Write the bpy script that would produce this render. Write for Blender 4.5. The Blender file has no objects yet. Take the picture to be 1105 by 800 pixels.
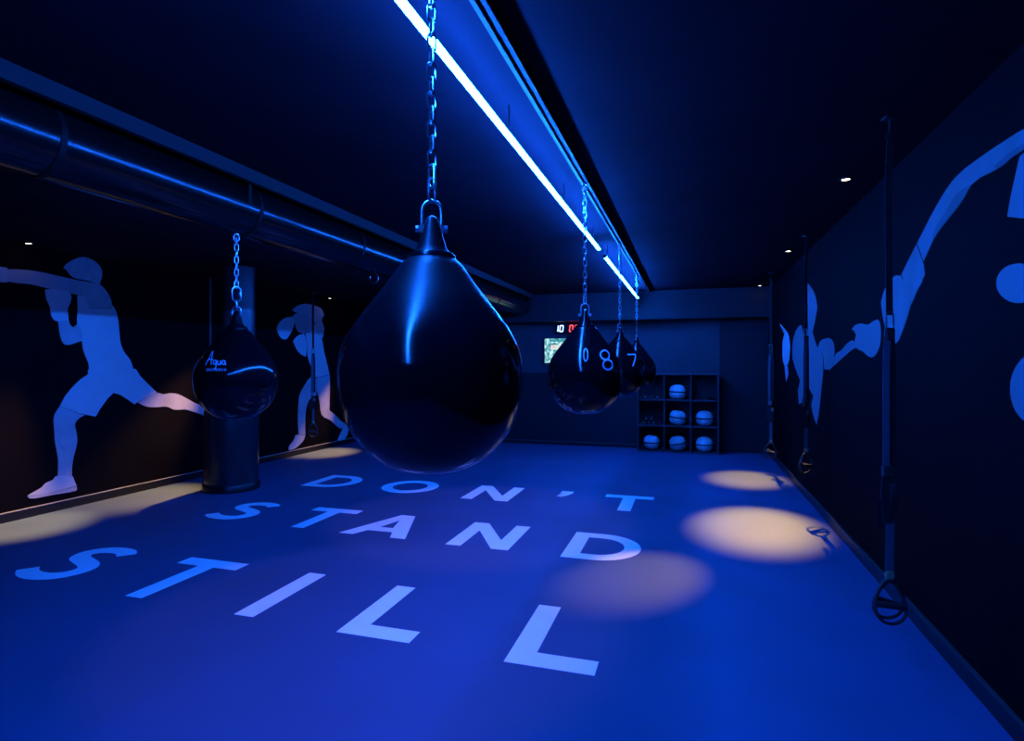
import bpy, bmesh, math, random
from math import sin, cos, pi, radians
from mathutils import Vector, Matrix
random.seed(7)
SC = bpy.context.scene
COL = SC.collection

# ---------------------------------------------------------------- materials
def mat(name, color, rough=0.5, metal=0.0, spec=0.5, coat=0.0, coat_rough=0.05, var=0.0, vscale=8.0, bump=0.0, bscale=60.0, emit=None, estr=0.0):
    m = bpy.data.materials.new(name); m.use_nodes = True
    nt = m.node_tree; b = nt.nodes['Principled BSDF']
    b.inputs['Base Color'].default_value = (*color, 1)
    b.inputs['Roughness'].default_value = rough
    b.inputs['Metallic'].default_value = metal
    b.inputs['Specular IOR Level'].default_value = spec
    b.inputs['Coat Weight'].default_value = coat
    b.inputs['Coat Roughness'].default_value = coat_rough
    if emit:
        b.inputs['Emission Color'].default_value = (*emit, 1)
        b.inputs['Emission Strength'].default_value = estr
    tc = nt.nodes.new('ShaderNodeTexCoord')
    if var > 0:
        n = nt.nodes.new('ShaderNodeTexNoise'); n.inputs['Scale'].default_value = vscale; n.inputs['Detail'].default_value = 6
        nt.links.new(tc.outputs['Object'], n.inputs['Vector'])
        r = nt.nodes.new('ShaderNodeValToRGB')
        r.color_ramp.elements[0].position = 0.3; r.color_ramp.elements[1].position = 0.7
        r.color_ramp.elements[0].color = (*[c*(1-var) for c in color], 1)
        r.color_ramp.elements[1].color = (*[min(1, c*(1+var)) for c in color], 1)
        nt.links.new(n.outputs['Fac'], r.inputs['Fac']); nt.links.new(r.outputs['Color'], b.inputs['Base Color'])
    if bump > 0:
        n2 = nt.nodes.new('ShaderNodeTexNoise'); n2.inputs['Scale'].default_value = bscale; n2.inputs['Detail'].default_value = 4
        nt.links.new(tc.outputs['Object'], n2.inputs['Vector'])
        bp = nt.nodes.new('ShaderNodeBump'); bp.inputs['Strength'].default_value = bump; bp.inputs['Distance'].default_value = 0.01
        nt.links.new(n2.outputs['Fac'], bp.inputs['Height']); nt.links.new(bp.outputs['Normal'], b.inputs['Normal'])
    return m

M = {}
M['floor'] = mat('rubber_floor', (0.038, 0.072, 0.150), 0.62, spec=0.3, var=0.10, vscale=1.3, bump=0.12, bscale=240)
M['wall'] = mat('black_wall_paint', (0.0036, 0.003, 0.0042), 0.75, spec=0.02, var=0.15, vscale=3, bump=0.05)
M['far_wall'] = mat('far_wall_paint', (0.055, 0.053, 0.068), 0.6, spec=0.3, var=0.12, vscale=2)
M['wainscot'] = mat('far_wall_panel', (0.014, 0.015, 0.022), 0.5, spec=0.3, var=0.1, vscale=2)
M['ceiling'] = mat('dark_ceiling_paint', (0.015, 0.0105, 0.0165), 0.8, spec=0.02, var=0.15, vscale=1.6)
M['beam'] = mat('beam_paint', (0.014, 0.014, 0.017), 0.7, spec=0.2, var=0.1)
M['soffit'] = mat('soffit_paint', (0.022, 0.022, 0.028), 0.6, spec=0.2, var=0.1)
M['baseboard'] = mat('black_baseboard', (0.005, 0.005, 0.006), 0.35, spec=0.4, var=0.1)
M['lip'] = mat('baseboard_lip', (0.07, 0.068, 0.068), 0.35, metal=0.4, var=0.1)
def bag_mat(name, r_low, r_high, z0, z1, bump):
    m = mat(name, (0.003, 0.003, 0.005), 0.15, spec=0.31, var=0.2, vscale=5, bump=bump, bscale=5)
    nt = m.node_tree; L = nt.links.new
    tc = nt.nodes.new('ShaderNodeTexCoord'); sep = nt.nodes.new('ShaderNodeSeparateXYZ'); mr = nt.nodes.new('ShaderNodeMapRange')
    L(tc.outputs['Object'], sep.inputs[0]); L(sep.outputs['Z'], mr.inputs['Value'])
    for k, v in (('From Min', z0), ('From Max', z1), ('To Min', r_low), ('To Max', r_high)): mr.inputs[k].default_value = v
    L(mr.outputs['Result'], nt.nodes['Principled BSDF'].inputs['Roughness'])
    return m
M['lip_left'] = mat('left_baseboard_lip', (0.34, 0.33, 0.32), 0.35, metal=0.3, var=0.1)  # same lip, lighter: warm spot light put into its colour
M['bag'] = bag_mat('black_vinyl', 0.12, 0.22, 0.15, 0.32, 0.05)
M['bag_worn'] = bag_mat('black_vinyl_worn_neck', 0.12, 0.42, 0.10, 0.26, 0.05)
M['chrome'] = mat('chain_steel', (0.55, 0.56, 0.58), 0.28, metal=1.0, var=0.15, vscale=30)
M['rail'] = mat('rail_metal', (0.035, 0.035, 0.04), 0.38, metal=0.7, var=0.1)
M['duct'] = mat('duct_black', (0.022, 0.022, 0.024), 0.2, metal=0.85, var=0.15, vscale=4, bump=0.03, bscale=20)
M['seam'] = mat('duct_seam', (0.003, 0.003, 0.0035), 0.6, spec=0.15, var=0.1)
M['decal'] = mat('white_floor_vinyl', (0.84, 0.84, 0.86), 0.5, spec=0.3, var=0.03, vscale=12)
M['white'] = mat('mural_white', (0.44, 0.44, 0.455), 0.6, spec=0.2, var=0.04, vscale=6)
M['pale'] = mat('mural_pale', (0.37, 0.37, 0.385), 0.6, spec=0.2, var=0.05, vscale=6)
M['skin'] = mat('mural_skin', (0.36, 0.345, 0.365), 0.6, spec=0.2, var=0.12, vscale=4)
M['hair'] = mat('mural_hair', (0.39, 0.39, 0.42), 0.6, spec=0.2, var=0.12, vscale=14)
M['shade'] = mat('mural_shade', (0.30, 0.30, 0.33), 0.6, spec=0.2, var=0.1)
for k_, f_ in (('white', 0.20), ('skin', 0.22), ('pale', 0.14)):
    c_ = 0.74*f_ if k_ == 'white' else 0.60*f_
    M['blue_'+k_] = mat('mural_blue_'+k_, (c_*0.9, c_*0.92, c_*1.05), 0.6, spec=0.2, var=0.16 if k_ == 'skin' else 0.06, vscale=3)  # darker copies of the mural tones, for the right wall
M['strap'] = mat('black_webbing', (0.012, 0.012, 0.014), 0.7, spec=0.2, var=0.2, vscale=40, bump=0.1, bscale=300)
M['strap_blue'] = mat('grey_webbing', (0.075, 0.08, 0.105), 0.7, spec=0.2, var=0.15, vscale=40, bump=0.1, bscale=300)
M['rubber'] = mat('grip_rubber', (0.016, 0.016, 0.018), 0.55, spec=0.4, var=0.2, vscale=30, bump=0.1, bscale=200)
M['buckle'] = mat('buckle_metal', (0.22, 0.21, 0.20), 0.35, metal=0.9, var=0.1)
M['tan'] = mat('tan_label', (0.35, 0.22, 0.12), 0.6, var=0.1)
M['pillar'] = mat('pillar_paint', (0.035, 0.036, 0.045), 0.35, spec=0.5, var=0.12, vscale=3)
M['pad'] = mat('pillar_vinyl', (0.012, 0.013, 0.018), 0.25, spec=0.5, var=0.12, vscale=4, bump=0.02, bscale=10)
M['shelf'] = mat('shelf_laminate', (0.062, 0.052, 0.066), 0.5, spec=0.3, var=0.1, vscale=6)
M['shelf_back'] = mat('shelf_back', (0.012, 0.012, 0.015), 0.6, var=0.1)
M['ball'] = mat('ball_vinyl', (0.58, 0.58, 0.60), 0.45, spec=0.4, var=0.08, vscale=14, bump=0.05, bscale=80)
M['ball_seam'] = mat('ball_seam', (0.03, 0.03, 0.035), 0.5, var=0.1)
M['iron'] = mat('dark_iron', (0.012, 0.012, 0.013), 0.45, spec=0.4, var=0.2, vscale=30)
M['cap_grey'] = mat('dumbbell_cap', (0.42, 0.42, 0.44), 0.35, metal=0.6, var=0.1)
M['plastic'] = mat('black_plastic', (0.01, 0.01, 0.011), 0.4, spec=0.4, var=0.1)
M['ink'] = mat('bag_print', (0.55, 0.60, 0.75), 0.4, spec=0.4, var=0.05)
M['trim_grey'] = mat('corner_trim', (0.06, 0.058, 0.06), 0.4, metal=0.3, var=0.1)
def emitter(name, color, strength):
    m = bpy.data.materials.new(name); m.use_nodes = True
    nt = m.node_tree; nt.nodes.clear()
    o = nt.nodes.new('ShaderNodeOutputMaterial'); e = nt.nodes.new('ShaderNodeEmission')
    e.inputs['Color'].default_value = (*color, 1); e.inputs['Strength'].default_value = strength
    nt.links.new(e.outputs[0], o.inputs[0]); return m
LED = (0.006, 0.12, 1.0)
M['led'] = emitter('led_diffuser', LED, 530.0)
M['lamp'] = emitter('lamp_lens', (1.0, 0.78, 0.48), 14.0)
M['digit_white'] = emitter('digit_blue_white', (0.35, 0.55, 1.0), 4.0)
M['digit_red'] = emitter('digit_red', (1.0, 0.06, 0.08), 3.0)
def screen_mat():
    m = bpy.data.materials.new('lit_screen'); m.use_nodes = True
    nt = m.node_tree; nt.nodes.clear(); L = nt.links.new
    o = nt.nodes.new('ShaderNodeOutputMaterial'); e = nt.nodes.new('ShaderNodeEmission')
    tc = nt.nodes.new('ShaderNodeTexCoord'); n = nt.nodes.new('ShaderNodeTexNoise')
    n.inputs['Scale'].default_value = 16; n.inputs['Detail'].default_value = 6
    r = nt.nodes.new('ShaderNodeValToRGB'); el = r.color_ramp.elements
    el[0].position = 0.35; el[0].color = (0.02, 0.10, 0.14, 1)
    el[1].position = 0.68; el[1].color = (0.55, 0.85, 0.85, 1)
    k = el.new(0.5); k.color = (0.10, 0.32, 0.38, 1)
    L(tc.outputs['Object'], n.inputs['Vector']); L(n.outputs['Fac'], r.inputs['Fac'])
    L(r.outputs['Color'], e.inputs['Color']); e.inputs['Strength'].default_value = 1.4
    L(e.outputs[0], o.inputs[0]); return m
M['screen'] = screen_mat()
M['screen_white'] = emitter('screen_white', (0.72, 0.86, 0.86), 0.95)
M['screen_teal'] = emitter('screen_teal', (0.05, 0.40, 0.52), 0.8)
M['screen_peach'] = emitter('screen_peach', (0.9, 0.72, 0.66), 0.9)

# ---------------------------------------------------------------- helpers
def link(name, bm, m, parent=None, smooth=False, loc=None):
    bmesh.ops.recalc_face_normals(bm, faces=bm.faces)
    me = bpy.data.meshes.new(name); bm.to_mesh(me); bm.free()
    if smooth:
        for p in me.polygons: p.use_smooth = True
        try: me.set_sharp_from_angle(angle=radians(40))
        except Exception: pass
    me.materials.append(m)
    o = bpy.data.objects.new(name, me); COL.objects.link(o)
    if loc: o.location = loc
    if parent: o.parent = parent
    return o
def thing(name, label, cat, loc=(0, 0, 0), rz=0.0, group=None):
    o = bpy.data.objects.new(name, None); COL.objects.link(o)
    o.empty_display_size = 0.05
    o.location = loc; o.rotation_euler = (0, 0, rz)
    return tag(o, label, cat, group)
def tag(o, label, cat, group=None):
    o['label'] = label; o['category'] = cat
    if group: o['group'] = group
    return o
def struct(name, bm, m, parent=None):
    o = link(name, bm, m, parent)
    if not parent: o['kind'] = 'structure'
    return o
def dup(root, loc, label, rz=None, scale=None):
    r = root.copy(); COL.objects.link(r); r.location = loc; r['label'] = label
    if rz is not None: r.rotation_euler = (0, 0, rz)
    if scale: r.scale = (scale,)*3
    for ch in list(root.children):
        c = ch.copy(); COL.objects.link(c); c.parent = r
        for g in list(ch.children):
            d = g.copy(); COL.objects.link(d); d.parent = c
    return r
def box(bm, x0, x1, y0, y1, z0, z1, bev=0.0):
    t = bmesh.new()
    bmesh.ops.create_cube(t, size=1)
    for v in t.verts:
        v.co = Vector(((x0+x1)/2 + v.co.x*(x1-x0), (y0+y1)/2 + v.co.y*(y1-y0), (z0+z1)/2 + v.co.z*(z1-z0)))
    if bev: bmesh.ops.bevel(t, geom=t.edges[:], offset=bev, segments=2, affect='EDGES')
    merge(bm, t)
def merge(bm, t):
    me = bpy.data.meshes.new('tmp'); t.to_mesh(me); t.free(); bm.from_mesh(me); bpy.data.meshes.remove(me)
def lathe(bm, prof, seg=48, center=(0, 0), cap=True):
    rings = []
    for r, z in prof:
        if r < 1e-5: rings.append([bm.verts.new((center[0], center[1], z))])
        else: rings.append([bm.verts.new((center[0]+r*cos(2*pi*i/seg), center[1]+r*sin(2*pi*i/seg), z)) for i in range(seg)])
    for a, b in zip(rings, rings[1:]):
        for i in range(seg):
            j = (i+1) % seg
            if len(a) == 1 and len(b) == 1: continue
            if len(a) == 1: bm.faces.new((a[0], b[j], b[i]))
            elif len(b) == 1: bm.faces.new((a[i], a[j], b[0]))
            else: bm.faces.new((a[i], a[j], b[j], b[i]))
    if cap:
        if len(rings[0]) > 1: bm.faces.new(list(reversed(rings[0])))
        if len(rings[-1]) > 1: bm.faces.new(rings[-1])
def tube(bm, pts, r, seg=8, closed=False):
    pts = [Vector(p) for p in pts]; n = len(pts); rings = []
    prev = None
    for i, p in enumerate(pts):
        if closed: t = pts[(i+1) % n] - pts[i-1]
        else: t = pts[min(i+1, n-1)] - pts[max(i-1, 0)]
        t.normalize()
        if prev is None:
            up = Vector((0, 0, 1)) if abs(t.z) < 0.9 else Vector((1, 0, 0))
            u = t.cross(up).normalized()
        else:
            u = (prev - t*prev.dot(t)).normalized()
        prev = u; w = t.cross(u)
        rr = r[i] if isinstance(r, (list, tuple)) else r
        rings.append([bm.verts.new(p + u*rr*cos(2*pi*k/seg) + w*rr*sin(2*pi*k/seg)) for k in range(seg)])
    for i in range(n if closed else n-1):
        a, b = rings[i], rings[(i+1) % n]
        for k in range(seg):
            bm.faces.new((a[k], a[(k+1) % seg], b[(k+1) % seg], b[k]))
    if not closed:
        bm.faces.new(list(reversed(rings[0]))); bm.faces.new(rings[-1])
def cylx(bm, p0, p1, r, seg=16): tube(bm, [p0, p1], r, seg)
def flat(bm, pts3, thick):
    """extruded polygon: pts3 list of Vectors, thick vector"""
    vs = [bm.verts.new(p) for p in pts3]
    f = bm.faces.new(vs)
    e = bmesh.ops.extrude_face_region(bm, geom=[f])
    for v in e['geom']:
        if isinstance(v, bmesh.types.BMVert): v.co += Vector(thick)
def smooth_closed(pts, n=3):
    """rounded outline that still passes through every given point"""
    out = []; N = len(pts)
    for i in range(N):
        p0, p1, p2, p3 = (Vector(pts[(i+k) % N]) for k in (-1, 0, 1, 2))
        l = (p2-p1).length
        def tan(a, b, c):
            u, w = (b-a), (c-b)
            if u.length < 1e-6 or w.length < 1e-6 or u.angle(w) > 1.05: return None
            return (u.normalized()+w.normalized()).normalized()*l
        d = (p2-p1); t1 = tan(p0, p1, p2) or d; t2 = tan(p1, p2, p3) or d
        for k in range(n):
            u = k/n; h1 = 2*u**3-3*u*u+1; h2 = u**3-2*u*u+u; h3 = -2*u**3+3*u*u; h4 = u**3-u*u
            q = p1*h1+t1*h2+p2*h3+t2*h4; out.append((q.x, q.y))
    return out
def look(o, target):
    d = Vector(target) - o.location
    o.rotation_euler = d.to_track_quat('-Z', 'Y').to_euler()

# ---------------------------------------------------------------- room
XL, XR, YB, YF, ZC = -6.2, 1.25, -3.0, 10.6, 2.76
ZL = 2.66
b = bmesh.new(); box(b, XL-0.1, XR+0.1, YB-0.1, YF+0.1, -0.1, 0); struct('floor', b, M['floor'])
b = bmesh.new(); box(b, -3.17, XR+0.1, YB-0.1, YF+0.1, ZC, ZC+0.1); box(b, XL-0.1, -3.17, YB-0.1, YF+0.1, ZL, ZL+0.2); struct('ceiling', b, M['ceiling'])
b = bmesh.new(); box(b, XL-0.1, XL, YB, YF, 0, ZL); struct('wall_left', b, M['wall'])
b = bmesh.new(); box(b, XR, XR+0.1, YB, YF, 0, ZC); struct('wall_right', b, M['wall'])
b = bmesh.new(); box(b, XL-0.1, XR+0.1, YF, YF+0.1, 0, ZC); struct('wall_far', b, M['far_wall'])
b = bmesh.new(); box(b, XL-0.1, XR+0.1, YB-0.1, YB, 0, ZC); struct('wall_near', b, M['wall'])
# dropped beam along the duct and soffit across the far end
b = bmesh.new(); box(b, -2.75, -2.71, YB, 10.25, 2.68, ZC); struct('trim_1', b, M['beam'])
b = bmesh.new(); box(b, XL, XR, 10.25, YF, 2.27, ZC); struct('trim_2', b, M['soffit'])
# lower dark panelling on the far wall with its thin base rail
b = bmesh.new(); box(b, XL, -0.90, YF-0.03, YF, 0.0, 1.34); struct('trim_3', b, M['wainscot'])
b = bmesh.new(); box(b, 0.475, XR, YF-0.02, YF, 0.0, 2.27); struct('trim_5', b, M['wainscot'])  # full-height dark sheet on the wall right of the shelf
b = bmesh.new(); box(b, XL, -0.90, YF-0.045, YF-0.03, 0.05, 0.075); struct('baseboard_far', b, M['trim_grey'])
b = bmesh.new(); box(b, XL, XL+0.018, YB, YF-0.05, 0, 0.085); o = struct('baseboard_left', b, M['baseboard'])
b = bmesh.new(); box(b, XL, XL+0.02, YB, YF-0.05, 0.085, 0.093); struct('baseboard_left_lip', b, M['lip_left'], o)
b = bmesh.new(); box(b, XR-0.018, XR, YB, YF-0.05, 0, 0.085); o = struct('baseboard_right', b, M['baseboard'])
b = bmesh.new(); box(b, XR-0.02, XR, YB, YF-0.05, 0.085, 0.093); struct('baseboard_right_lip', b, M['lip'], o)
b = bmesh.new(); box(b, XL, XL+0.012, 6.30, 6.325, 0.1, ZL); struct('trim_4', b, M['trim_grey'])

# ---------------------------------------------------------------- duct
DX, DZ, DR = -2.95, 2.56, 0.178
t = thing('ventilation_duct', 'long round dark ventilation duct running under the ceiling on the left', 'duct', (DX, 0, DZ))
b = bmesh.new(); tube(b, [(0, -2.6, 0), (0, 10.2, 0)], DR, 48); link('duct_pipe', b, M['duct'], t, True)
for k in range(-3, 7):
    y = 1.97 + 1.3*k
    b = bmesh.new(); tube(b, [(0, y-0.014, 0), (0, y+0.014, 0)], DR+0.004, 48); link('joint_band', b, M['seam'], t, True)
for y in (0.7, 3.15, 5.9, 8.6):
    for sx in (-1, 1):
        b = bmesh.new(); box(b, sx*(DR+0.005)-0.004, sx*(DR+0.005)+0.004, y-0.012, y+0.012, 0.0, ZC-DZ); link('hanger_strap', b, M['seam'], t)

# ---------------------------------------------------------------- LED strips
LX, ZS = -0.845, 2.63
def led_strip(y0, y1, label):
    t = thing('light_strip', label, 'light', (LX, y0, ZS), group='blue light strips on the ceiling')
    L = y1-y0
    b = bmesh.new(); box(b, -0.004, 0.004, 0, L, -0.012, 0); link('mounting_channel', b, M['rail'], t)
    for q in range(int(L/1.3)+1):
        b = bmesh.new(); box(b, -0.003, 0.003, 0.2+1.3*q, 0.212+1.3*q, 0, ZC-ZS); link('stand_off', b, M['rail'], t)
    b = bmesh.new()
    prof = [(-0.009, -0.010), (-0.0145, -0.017), (-0.0145, -0.025), (-0.008, -0.032), (0.008, -0.032), (0.0145, -0.025), (0.0145, -0.017), (0.009, -0.010)]
    v0 = [b.verts.new((x, 0.004, z)) for x, z in prof]; v1 = [b.verts.new((x, L-0.004, z)) for x, z in prof]
    for i in range(8): b.faces.new((v0[i], v0[(i+1) % 8], v1[(i+1) % 8], v1[i]))
    b.faces.new(v0); b.faces.new(v1)
    link('glowing_diffuser', b, M['led'], t)
    for y in (0.0, L-0.012):
        b = bmesh.new(); box(b, -0.0155, 0.0155, y-0.001 if y == 0 else y+0.001, y+0.012, -0.033, -0.009); link('end_cap', b, M['plastic'], t)
led_strip(-2.7, 5.62, 'long near glowing blue light strip on ceiling')
led_strip(6.02, 9.95, 'shorter far glowing blue light strip on ceiling')

# ---------------------------------------------------------------- rail
RX, ZR = -0.68, 2.75
t = thing('ceiling_rail', 'dark metal channel rail on ceiling carrying the bags', 'rail', (RX, 0, ZR))
for q in range(8):
    b = bmesh.new(); box(b, -0.02, 0.02, -1.2+1.6*q, -1.16+1.6*q, 0, ZC-ZR); link('ceiling_bracket', b, M['rail'], t)
b = bmesh.new()
box(b, -0.022, 0.022, -1.5, 10.2, -0.008, 0)
box(b, -0.022, -0.016, -1.5, 10.2, -0.030, -0.008)
box(b, 0.016, 0.022, -1.5, 10.2, -0.030, -0.008)
link('channel', b, M['rail'], t)
for s in (-1, 1):
    b = bmesh.new(); box(b, s*0.018-0.010, s*0.018+0.010, -1.5, 10.2, -0.035, -0.030, 0.0015); link('rail_lip', b, M['rail'], t)

# ---------------------------------------------------------------- punching bags
K = 0.00112
PROF = [(0, -237), (25, -236), (50, -233), (75, -228), (100, -219), (120, -208), (140, -194), (160, -176), (180, -153), (196, -127), (208, -98), (217, -68),
        (222, -38), (224, -5), (222.5, 28), (216, 58), (206, 86), (192, 112), (174, 138), (154, 164), (134, 190), (113, 217), (94, 244), (76, 269), (58, 286), (46, 299),
        (38, 310), (33, 324), (28, 340), (24, 355), (20, 368), (17, 378), (13, 386), (6, 391), (0, 392)]
PROF = [(r*K, z*K) for r, z in PROF]
def bag_r(z):
    for (r0, z0), (r1, z1) in zip(PROF, PROF[1:]):
        if z0 <= z <= z1: return r0+(r1-r0)*(z-z0)/max(1e-9, z1-z0)
    return 0.0
def dense(prof, n=3):
    out = []
    P = [prof[0]]+prof+[prof[-1]]
    for i in range(1, len(P)-2):
        for k in range(n):
            u = k/n; c = []
            for a in (0, 1):
                p0, p1, p2, p3 = P[i-1][a], P[i][a], P[i+1][a], P[i+2][a]
                c.append(0.5*(2*p1+(p2-p0)*u+(2*p0-5*p1+4*p2-p3)*u*u+(3*p1-p0-3*p2+p3)*u**3))
            out.append((max(0, c[0]), c[1]))
    out.append(prof[-1])
    out[0] = (0, out[0][1]); out[-1] = (0, out[-1][1])
    return [p for i, p in enumerate(out) if i in (0, len(out)-1) or p[0] > 1e-4]
def stadium(w, h, n=8):
    pts = []; r = w/2; s = h/2-r
    for i in range(n+1): a = pi*i/n; pts.append((r*cos(a), s+r*sin(a)))
    for i in range(n+1): a = pi+pi*i/n; pts.append((r*cos(a), -s+r*sin(a)))
    return pts
def chain_bm(z0, z1, pitch=0.040, w=0.023, wire=0.0033):
    b = bmesh.new(); n = max(2, round((z1-z0)/pitch)); p = (z1-z0)/n
    for i in range(n):
        zc = z0+p*(i+0.5); tw = radians(25)+ (pi/2 if i % 2 else 0)
        pts = [Vector((x*cos(tw), x*sin(tw), zc+z)) for x, z in stadium(w, p+2.6*wire)]
        tube(b, pts, wire, 6, True)
    return b
def make_bag(loc, top, label, group, yaw=0.0, scale=1.0, ring='shackle', skin='bag'):
    t = thing('punching_bag', label, 'punching bag', loc, yaw, group)
    t.scale = (scale,)*3
    b = bmesh.new(); lathe(b, dense(PROF), 72, cap=False); link('bag_body', b, M[skin], t, True)
    b = bmesh.new(); zc = 0.325; r = bag_r(zc)
    lathe(b, [(r+0.004, zc-0.009), (r+0.0065, zc-0.005), (r+0.005, zc+0.004), (r+0.001, zc+0.008)], 48, cap=False); link('neck_collar', b, M['bag'], t, True)
    ztop = (top-loc[2])/scale
    if ring == 'shackle':
        # bow shackle over the eye in the neck
        b = bmesh.new()
        pts = [(-0.026, 0, 0.402), (-0.0265, 0, 0.430), (-0.026, 0, 0.453)] + [(-0.026*cos(pi*i/10), 0, 0.453+0.026*sin(pi*i/10)) for i in range(1, 10)] + [(0.026, 0, 0.453), (0.0265, 0, 0.430), (0.026, 0, 0.402)]
        tube(b, pts, 0.0055, 10)
        for s in (-1, 1): tube(b, [(s*0.026, -0.010, 0.402), (s*0.026, 0.010, 0.402)], 0.011, 14)
        link('shackle', b, M['chrome'], t, True)
        b = bmesh.new(); tube(b, [(-0.044, 0, 0.402), (0.044, 0, 0.402)], 0.0048, 10)
        tube(b, [(0.034, 0, 0.402), (0.043, 0, 0.402)], 0.011, 6); tube(b, [(-0.044, 0, 0.402), (-0.036, 0, 0.402)], 0.009, 6)
        link('shackle_pin', b, M['chrome'], t, True)
        b = bmesh.new()
        for q in (0.510, 0.547): tube(b, [Vector((x*cos(0.7 + (q > 0.53)*1.57), x*sin(0.7 + (q > 0.53)*1.57), q+z)) for x, z in stadium(0.022, 0.062)], 0.0042, 8, True)
        link('connecting_link', b, M['chrome'], t, True)
        c0 = 0.573
    else:
        b = bmesh.new(); tube(b, [Vector((x, 0, 0.43+z)) for x, z in stadium(0.05, 0.07)], 0.006, 8, True); link('neck_ring', b, M['chrome'], t, True)
        b = bmesh.new(); tube(b, [Vector((0, x, 0.482+z)) for x, z in stadium(0.03, 0.05)], 0.005, 8, True); link('connecting_link', b, M['chrome'], t, True)
        b = bmesh.new(); tube(b, [Vector((x*0.9, x*0.43, 0.545+z)) for x, z in stadium(0.055, 0.095)], 0.0055, 8, True)
        tube(b, [(0.0225, 0.011, 0.535), (0.0225, 0.011, 0.56)], 0.0085, 10); link('snap_hook', b, M['chrome'], t, True)
        c0 = 0.585
    link('chain', chain_bm(c0, ztop-0.028/scale), M['chrome'], t, True)
    b = bmesh.new(); tube(b, [Vector((x, 0, ztop-0.026+z)) for x, z in stadium(0.03, 0.045)], 0.005, 8, True)
    tube(b, [(0, 0, ztop-0.006), (0, 0, ztop+0.0)], 0.016, 14); link('top_hook', b, M['chrome'], t, True)
    return t
RB = ZR-0.0355
BY = [1.465, 3.89, 5.93, 7.83]
G = 'punching bags in a row under the rail'
bag1 = make_bag((RX, BY[0], 1.469), RB, 'largest-looking nearest black teardrop punching bag hanging in the centre', G, yaw=radians(24), skin='bag_worn')
bag2 = make_bag((RX, BY[1], 1.428), RB, 'black teardrop punching bag printed with a number 8, second along the rail', G, yaw=radians(10))
bag3 = make_bag((RX, BY[2], 1.43), RB, 'black teardrop punching bag printed with a number 7, behind the 8 bag', G, yaw=radians(40))
bag4 = make_bag((RX, BY[3], 1.42), RB, 'farthest black teardrop punching bag on the rail, beside the cube shelf', G, yaw=radians(75))
bag5 = make_bag((-2.93, 3.21, 1.402), DZ-DR-0.003, 'black teardrop punching bag hanging alone under the duct beside the padded pillar', 'punching bag under the duct', yaw=radians(35), scale=1.045, ring='ring')

def on_bag(loc, scale, u, v, face, off=0.0015):
    """u = sideways angle (rad) from the direction 'face', v = local height"""
    z = v; r = bag_r(z)+off; a = face+u
    return Vector((r*cos(a), r*sin(a), z))
def ribbon(name, bag, strokes, face, width, yaw):
    """strokes painted on the bag: thin raised ribbons following the surface"""
    b = bmesh.new()
    for st, closed in strokes:
        if not closed:
            fine = []
            for a, c in zip(st, st[1:]):
                q = max(1, int(math.hypot(c[0]-a[0], c[1]-a[1])/0.006)); fine += [(a[0]+(c[0]-a[0])*i/q, a[1]+(c[1]-a[1])*i/q) for i in range(q)]
            st = fine+[st[-1]]
        n = len(st); L = []; R = []
        for i in range(n):
            p0 = st[i-1] if (i > 0 or closed) else st[i]; p1 = st[(i+1) % n] if (i < n-1 or closed) else st[i]
            tx, tz = p1[0]-p0[0], p1[1]-p0[1]; l = math.hypot(tx, tz) or 1
            nx, nz = -tz/l*width/2, tx/l*width/2
            for lst, s in ((L, 1), (R, -1)):
                x, z = st[i][0]+s*nx, st[i][1]+s*nz
                r = bag_r(z)+0.0024; a = face - yaw + x/max(r, 0.05)
                lst.append(b.verts.new((r*cos(a), r*sin(a), z)))
        for i in range(n if closed else n-1):
            j = (i+1) % n
            b.faces.new((L[i], L[j], R[j], R[i]))
    return link(name, b, M['ink'], bag)
def oval(cx, cz, rx, rz, n=28, tilt=0.0):
    pts = []
    for i in range(n):
        x, z = rx*cos(2*pi*i/n), rz*sin(2*pi*i/n)
        pts.append((cx+x*cos(tilt)-z*sin(tilt), cz+x*sin(tilt)+z*cos(tilt)))
    return pts
def to_cam(x, y): return math.atan2(-y, -x)
# number 8 and the small oval on the second bag
f = to_cam(RX, BY[1])
ribbon('number_eight', bag2, [(oval(0.139, 0.131, 0.036, 0.030), True), (oval(0.158, 0.068, 0.038, 0.032), True)], f, 0.011, radians(10))
ribbon('oval_mark', bag2, [(oval(0.005, 0.131, 0.013, 0.040), True)], f, 0.007, radians(10))  # thin pale oval outline, left of the number
f = to_cam(RX, BY[2])
ribbon('number_seven', bag3, [([(0.071, 0.165), (0.12, 0.165), (0.173, 0.165), (0.165, 0.14), (0.15, 0.10), (0.127, 0.048)], False)], f, 0.012, radians(40))
# handwritten logo on the bag beside the pillar
f = to_cam(-2.93, 3.21)
def S(pts, ox, oz, k): return ([(ox+x*k, oz+z*k) for x, z in pts], False)
k = 0.030; ox = -0.185; oz = 0.085
logo = [S([(-0.2, 0.1), (0.5, 1.3), (1.1, 2.7), (1.35, 3.0), (1.3, 2.0), (1.2, 0.9), (1.25, 0.1)], ox, oz, k), S([(0.1, 1.0), (0.8, 1.25), (1.6, 1.2)], ox, oz, k),
        S([(2.3, 1.0), (1.9, 1.1), (1.65, 0.6), (1.9, 0.15), (2.2, 0.4), (2.35, 1.0), (2.3, 0.0), (2.15, -0.9), (1.9, -0.5)], ox, oz, k),
        S([(2.6, 1.0), (2.6, 0.3), (2.85, 0.1), (3.15, 0.4), (3.2, 1.0), (3.2, 0.15)], ox, oz, k),
        S([(4.1, 0.9), (3.7, 1.05), (3.45, 0.55), (3.7, 0.12), (4.0, 0.4), (4.1, 0.95), (4.1, 0.2), (4.3, 0.1)], ox, oz, k)]
ribbon('script_logo', bag5, logo, f, 0.006, radians(35))
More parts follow.
